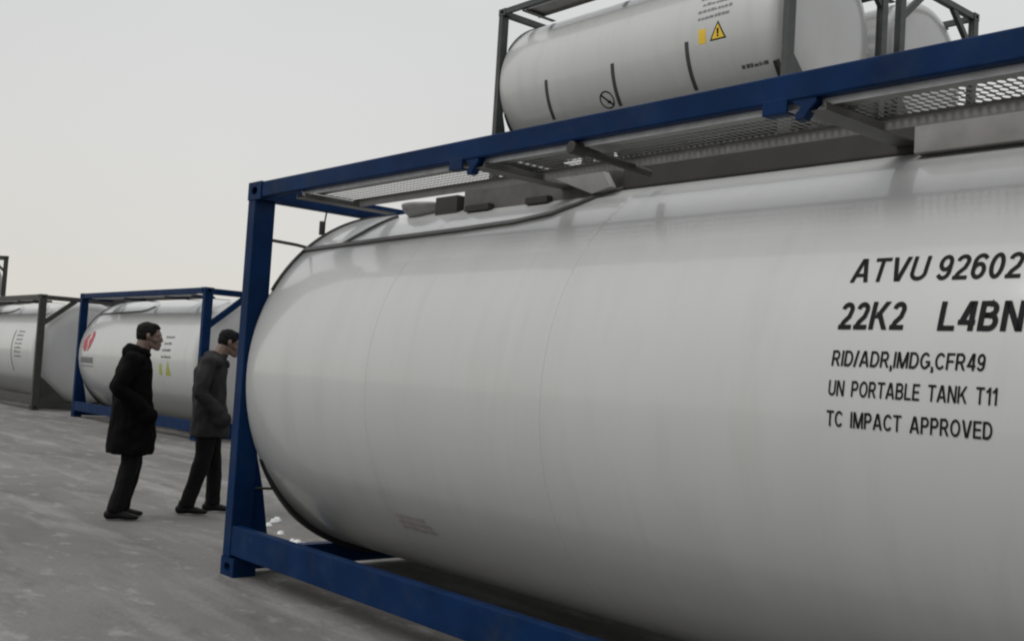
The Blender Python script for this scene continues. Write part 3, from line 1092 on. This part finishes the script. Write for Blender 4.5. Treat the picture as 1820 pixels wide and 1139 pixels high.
def make_person(loc, ang, spec, label):
    T = Matrix.Translation(spec['neck']) @ Matrix.Rotation(math.radians(spec['nod']), 4, 'Y') @ Matrix.Rotation(math.radians(spec['turn']), 4, 'Z')

    def body(bm):
        head_prims(T)(bm)
        nk = Vector(spec['neck'])
        ch = Vector(spec['chest'])
        hp = Vector(spec['hip'])
        chain(bm, [(nk + Vector((-0.06, 0, -0.04)), 0.06), (ch + Vector((0, 0, 0.02)), (0.10, 0.15, 0.09)),
                   (ch.lerp(hp, 0.55), (0.09, 0.13, 0.09)), (hp, (0.10, 0.14, 0.09))], 0.5)
        for arm in spec['arms']:
            wr = Vector(arm[1]).lerp(Vector(arm[2]), 0.70)
            chain(bm, [(arm[0], 0.045), (arm[1], 0.036), (wr, 0.026)], 0.5)
            d = Vector(arm[2]) - Vector(arm[1]) + Vector((0, 0, -0.05))
            hand_prims(bm, wr, d, (0, math.copysign(1, arm[2][1]), 0.2), 1)
        for leg in spec['legs']:
            chain(bm, [(leg[0], 0.07), (leg[1], 0.05), (leg[2], 0.036)], 0.5)
            chain(bm, [(leg[2], 0.034), (Vector(leg[2]) + Vector((0.07, 0, -0.055)), (0.025, 0.024, 0.018))])
    root = blob('person', body, MT['skin'], voxel=0.0065, smooth=3)
    tag(root, label, 'person', 'men looking at the tanks')
    root.location = loc
    root.rotation_euler = (0, 0, ang)
    blob('hair', hair_prims(T), MT['hair'], root, voxel=0.006, smooth=1, wrinkle=0.002, wscale=60)
    for s_ in (-1, 1):
        bm = bmesh.new()
        bmesh.ops.create_icosphere(bm, subdivisions=2, radius=0.0105, matrix=T @ Matrix.Translation((0.0885, 0.031 * s_, 0.119)))
        me = bpy.data.meshes.new('eye')
        bm.to_mesh(me)
        bm.free()
        for v in me.vertices:
            v.co.x -= LEAN * v.co.z
        me.materials.append(MT['eye'])
        eo = bpy.data.objects.new('eye', me)
        col.objects.link(eo)
        eo.parent = root

    def trousers(bm):
        for leg in spec['legs']:
            k = leg[3]
            chain(bm, [(leg[0], (0.105, 0.095, 0.10)), (leg[1], (0.078 * k, 0.075, 0.08)), (Vector(leg[2]) + Vector((0.012, 0, 0.0)), (0.074 * k, 0.064, 0.05))], 0.4)
        chain(bm, [(spec['hip'], (0.12, 0.16, 0.10)), (Vector(spec['hip']) - Vector((0, 0, 0.06)), (0.11, 0.15, 0.09))])
    blob('trousers', trousers, MT['trou'], root, voxel=0.011, smooth=2, wrinkle=0.010, wscale=8)

    def coat(bm):
        loft(bm, spec['coat'])
        for arm in spec['arms']:
            chain(bm, [(arm[0], (0.072, 0.066, 0.072)), (arm[1], (0.064, 0.060, 0.064)), (arm[2], (0.068, 0.062, 0.068))], 0.4)
            if arm[3] == 'pocket':
                d = (Vector(arm[2]) - Vector(arm[1])).normalized()
                chain(bm, [(arm[2], (0.056, 0.052, 0.056)), (Vector(arm[2]) + d * 0.06 + Vector((0, 0, -0.03)), (0.080, 0.068, 0.084))], 0.4)
        sh_ = spec['chest']
        chain(bm, [((sh_[0], -0.16, sh_[2] + 0.035), (0.088, 0.075, 0.062)), ((sh_[0] + 0.015, 0, sh_[2] + 0.085), (0.100, 0.09, 0.055)), ((sh_[0], 0.16, sh_[2] + 0.035), (0.088, 0.075, 0.062))])
        chain(bm, [((sh_[0] + 0.02, 0, sh_[2] + 0.06), (0.10, 0.10, 0.05)), ((spec['neck'][0] - 0.05, 0, spec['neck'][2] - 0.01), (0.073, 0.075, 0.03))])
    co = blob(spec['coat_name'], coat, spec['coat_mat'], root, voxel=0.010, smooth=2, wrinkle=0.017, wscale=8)

    def collar(bm):
        nk = Vector(spec['neck'])
        if spec['hood']:
            keys = []
            for a in range(-112, 113, 28):
                t = math.radians(a)
                keys.append((nk + Vector((-0.055 - 0.088 * math.cos(t), 0.100 * math.sin(t), 0.000 - 0.030 * (1 - math.cos(t)))),
                             (0.044, 0.040, 0.052 - 0.012 * (1 - math.cos(t)))))
            chain(bm, keys)
            sphere(bm, nk + Vector((-0.150, 0, -0.045)), (0.068, 0.105, 0.080))
        else:
            keys = []
            for a in range(-150, 151, 25):
                t = math.radians(a)
                keys.append((nk + Vector((-0.045 - 0.073 * math.cos(t), 0.078 * math.sin(t), -0.010 - 0.045 * (1 - math.cos(t)))),
                             (0.016, 0.016, 0.040)))
            chain(bm, keys)
    blob('hood' if spec['hood'] else 'collar', collar, spec['coat_mat'], co, voxel=0.009, smooth=2, wrinkle=0.005, wscale=14)
    for leg in spec['legs']:
        f = Vector(leg[2])
        yaw_, lift = leg[4], leg[5]

        def shoe(bm):
            b2 = Soup()
            chain(b2, [((-0.055, 0, 0.046), (0.040, 0.036, 0.044)), ((0.02, 0, 0.050), (0.05, 0.038, 0.040)), ((0.10, 0, 0.034), (0.05, 0.044, 0.029)), ((0.155, 0, 0.028), (0.034, 0.034, 0.022))])
            chain(b2, [((-0.03, 0, 0.07), (0.045, 0.040, 0.03)), ((-0.02, 0, 0.11), (0.045, 0.042, 0.03))])
            b2.v = [(x, y, max(z, 0.006)) for x, y, z in b2.v]
            b2.transform(Matrix.Translation((f.x + 0.005, f.y, lift)) @ Matrix.Rotation(yaw_, 4, 'Z') @ Matrix.Rotation(leg[6], 4, 'Y'))
            bm.add(b2.v, b2.f)
        blob('shoe', shoe, MT['shoe'], root, voxel=0.006, smooth=1)
    return root


def ground_point(px, py):
    v = ww + rr * (px - 910) / 1901.05 - uu * (py - 569.5) / 1901.05
    t = -CAM.z / v.z
    return CAM + v * t


def side_on(p, turn=0):
    v = p - CAM
    return math.atan2(-v.x, v.y) + turn


g1 = ground_point(214, 921)
g1.z = 0
P1 = dict(neck=(0.225, 0, 1.445), nod=4, turn=-6, chest=(0.115, 0, 1.32), hip=(0.09, 0, 0.90), hood=True,
          coat_name='long_coat', coat_mat=MT['coat'],
          coat=[(0.070, 0, 0.555, 0.195, 0.215), (0.078, 0, 0.60, 0.200, 0.22), (0.100, 0, 0.80, 0.192, 0.215), (0.105, 0, 1.0, 0.165, 0.20),
                (0.105, 0, 1.15, 0.155, 0.205), (0.115, 0, 1.28, 0.142, 0.205), (0.125, 0, 1.37, 0.112, 0.18), (0.145, 0, 1.42, 0.08, 0.11)],
          arms=[((0.085, -0.205, 1.345), (-0.045, -0.265, 1.105), (0.15, -0.225, 0.965), 'pocket'),
                ((0.095, 0.205, 1.345), (0.0, 0.265, 1.10), (0.17, 0.215, 0.95), 'pocket')],
          legs=[((0.075, -0.085, 0.86), (0.070, -0.09, 0.47), (-0.055, -0.10, 0.095), 1.0, -0.12, 0.0, 0.0),
                ((0.10, 0.085, 0.86), (0.115, 0.09, 0.47), (0.005, 0.10, 0.095), 1.0, 0.12, 0.0, 0.0)])
make_person(g1, side_on(g1, 0.10), P1, 'man in a long black hooded coat, hands in pockets')
g2 = ground_point(361, 912)
g2.z = 0
P2 = dict(neck=(0.205, 0, 1.445), nod=16, turn=0, chest=(0.085, 0, 1.33), hip=(0.06, 0, 0.90), hood=False,
          coat_name='short_coat', coat_mat=MT['coat2'],
          coat=[(0.050, 0, 0.695, 0.165, 0.20), (0.053, 0, 0.74, 0.170, 0.205), (0.06, 0, 0.9, 0.158, 0.20), (0.06, 0, 1.08, 0.145, 0.19),
                (0.065, 0, 1.2, 0.145, 0.195), (0.075, 0, 1.30, 0.138, 0.195), (0.095, 0, 1.39, 0.10, 0.165), (0.12, 0, 1.43, 0.075, 0.10)],
          arms=[((0.03, -0.205, 1.35), (-0.055, -0.26, 1.09), (0.10, -0.235, 0.94), 'pocket'),
                ((0.05, 0.205, 1.35), (0.0, 0.26, 1.09), (0.13, 0.235, 0.94), 'pocket')],
          legs=[((0.045, -0.08, 0.84), (-0.015, -0.085, 0.47), (-0.165, -0.09, 0.10), 0.95, -0.05, 0.0, 0.0),
                ((0.07, 0.08, 0.84), (0.105, 0.085, 0.47), (0.085, 0.09, 0.095), 0.95, 0.08, 0.0, 0.0)])
make_person(g2, side_on(g2, 0.12), P2, 'man in a short charcoal coat, head bowed, partly hidden by the navy post')


# ------------------------------------------------------------------ ground
def axis(lo, hi, c0, c1, step):
    a = [c0 + i * step for i in range(int((c1 - c0) / step) + 1)]
    s_, v = step, a[-1]
    while v < hi:
        s_ *= 1.35
        v += s_
        a.append(v)
    s_, v = step, a[0]
    while v > lo:
        s_ *= 1.35
        v -= s_
        a.insert(0, v)
    return a


xs_, ys_ = axis(-900, 900, -20, 12, 0.12), axis(-900, 900, -9, 10, 0.12)
vs = []
for yv in ys_:
    for xv in xs_:
        n1 = noise.noise(Vector((xv * 0.5, yv * 0.5, 0))) * 0.004 + noise.noise(Vector((xv * 2.1, yv * 2.1, 3))) * 0.003
        vs.append((xv, yv, min(0.0, n1 - 0.002)))
nx = len(xs_)
fs = [(j * nx + i, j * nx + i + 1, (j + 1) * nx + i + 1, (j + 1) * nx + i) for j in range(len(ys_) - 1) for i in range(nx - 1)]
g = MB().add(vs, fs).build('ground', ground_mat(), smooth=True)
g['kind'] = 'structure'
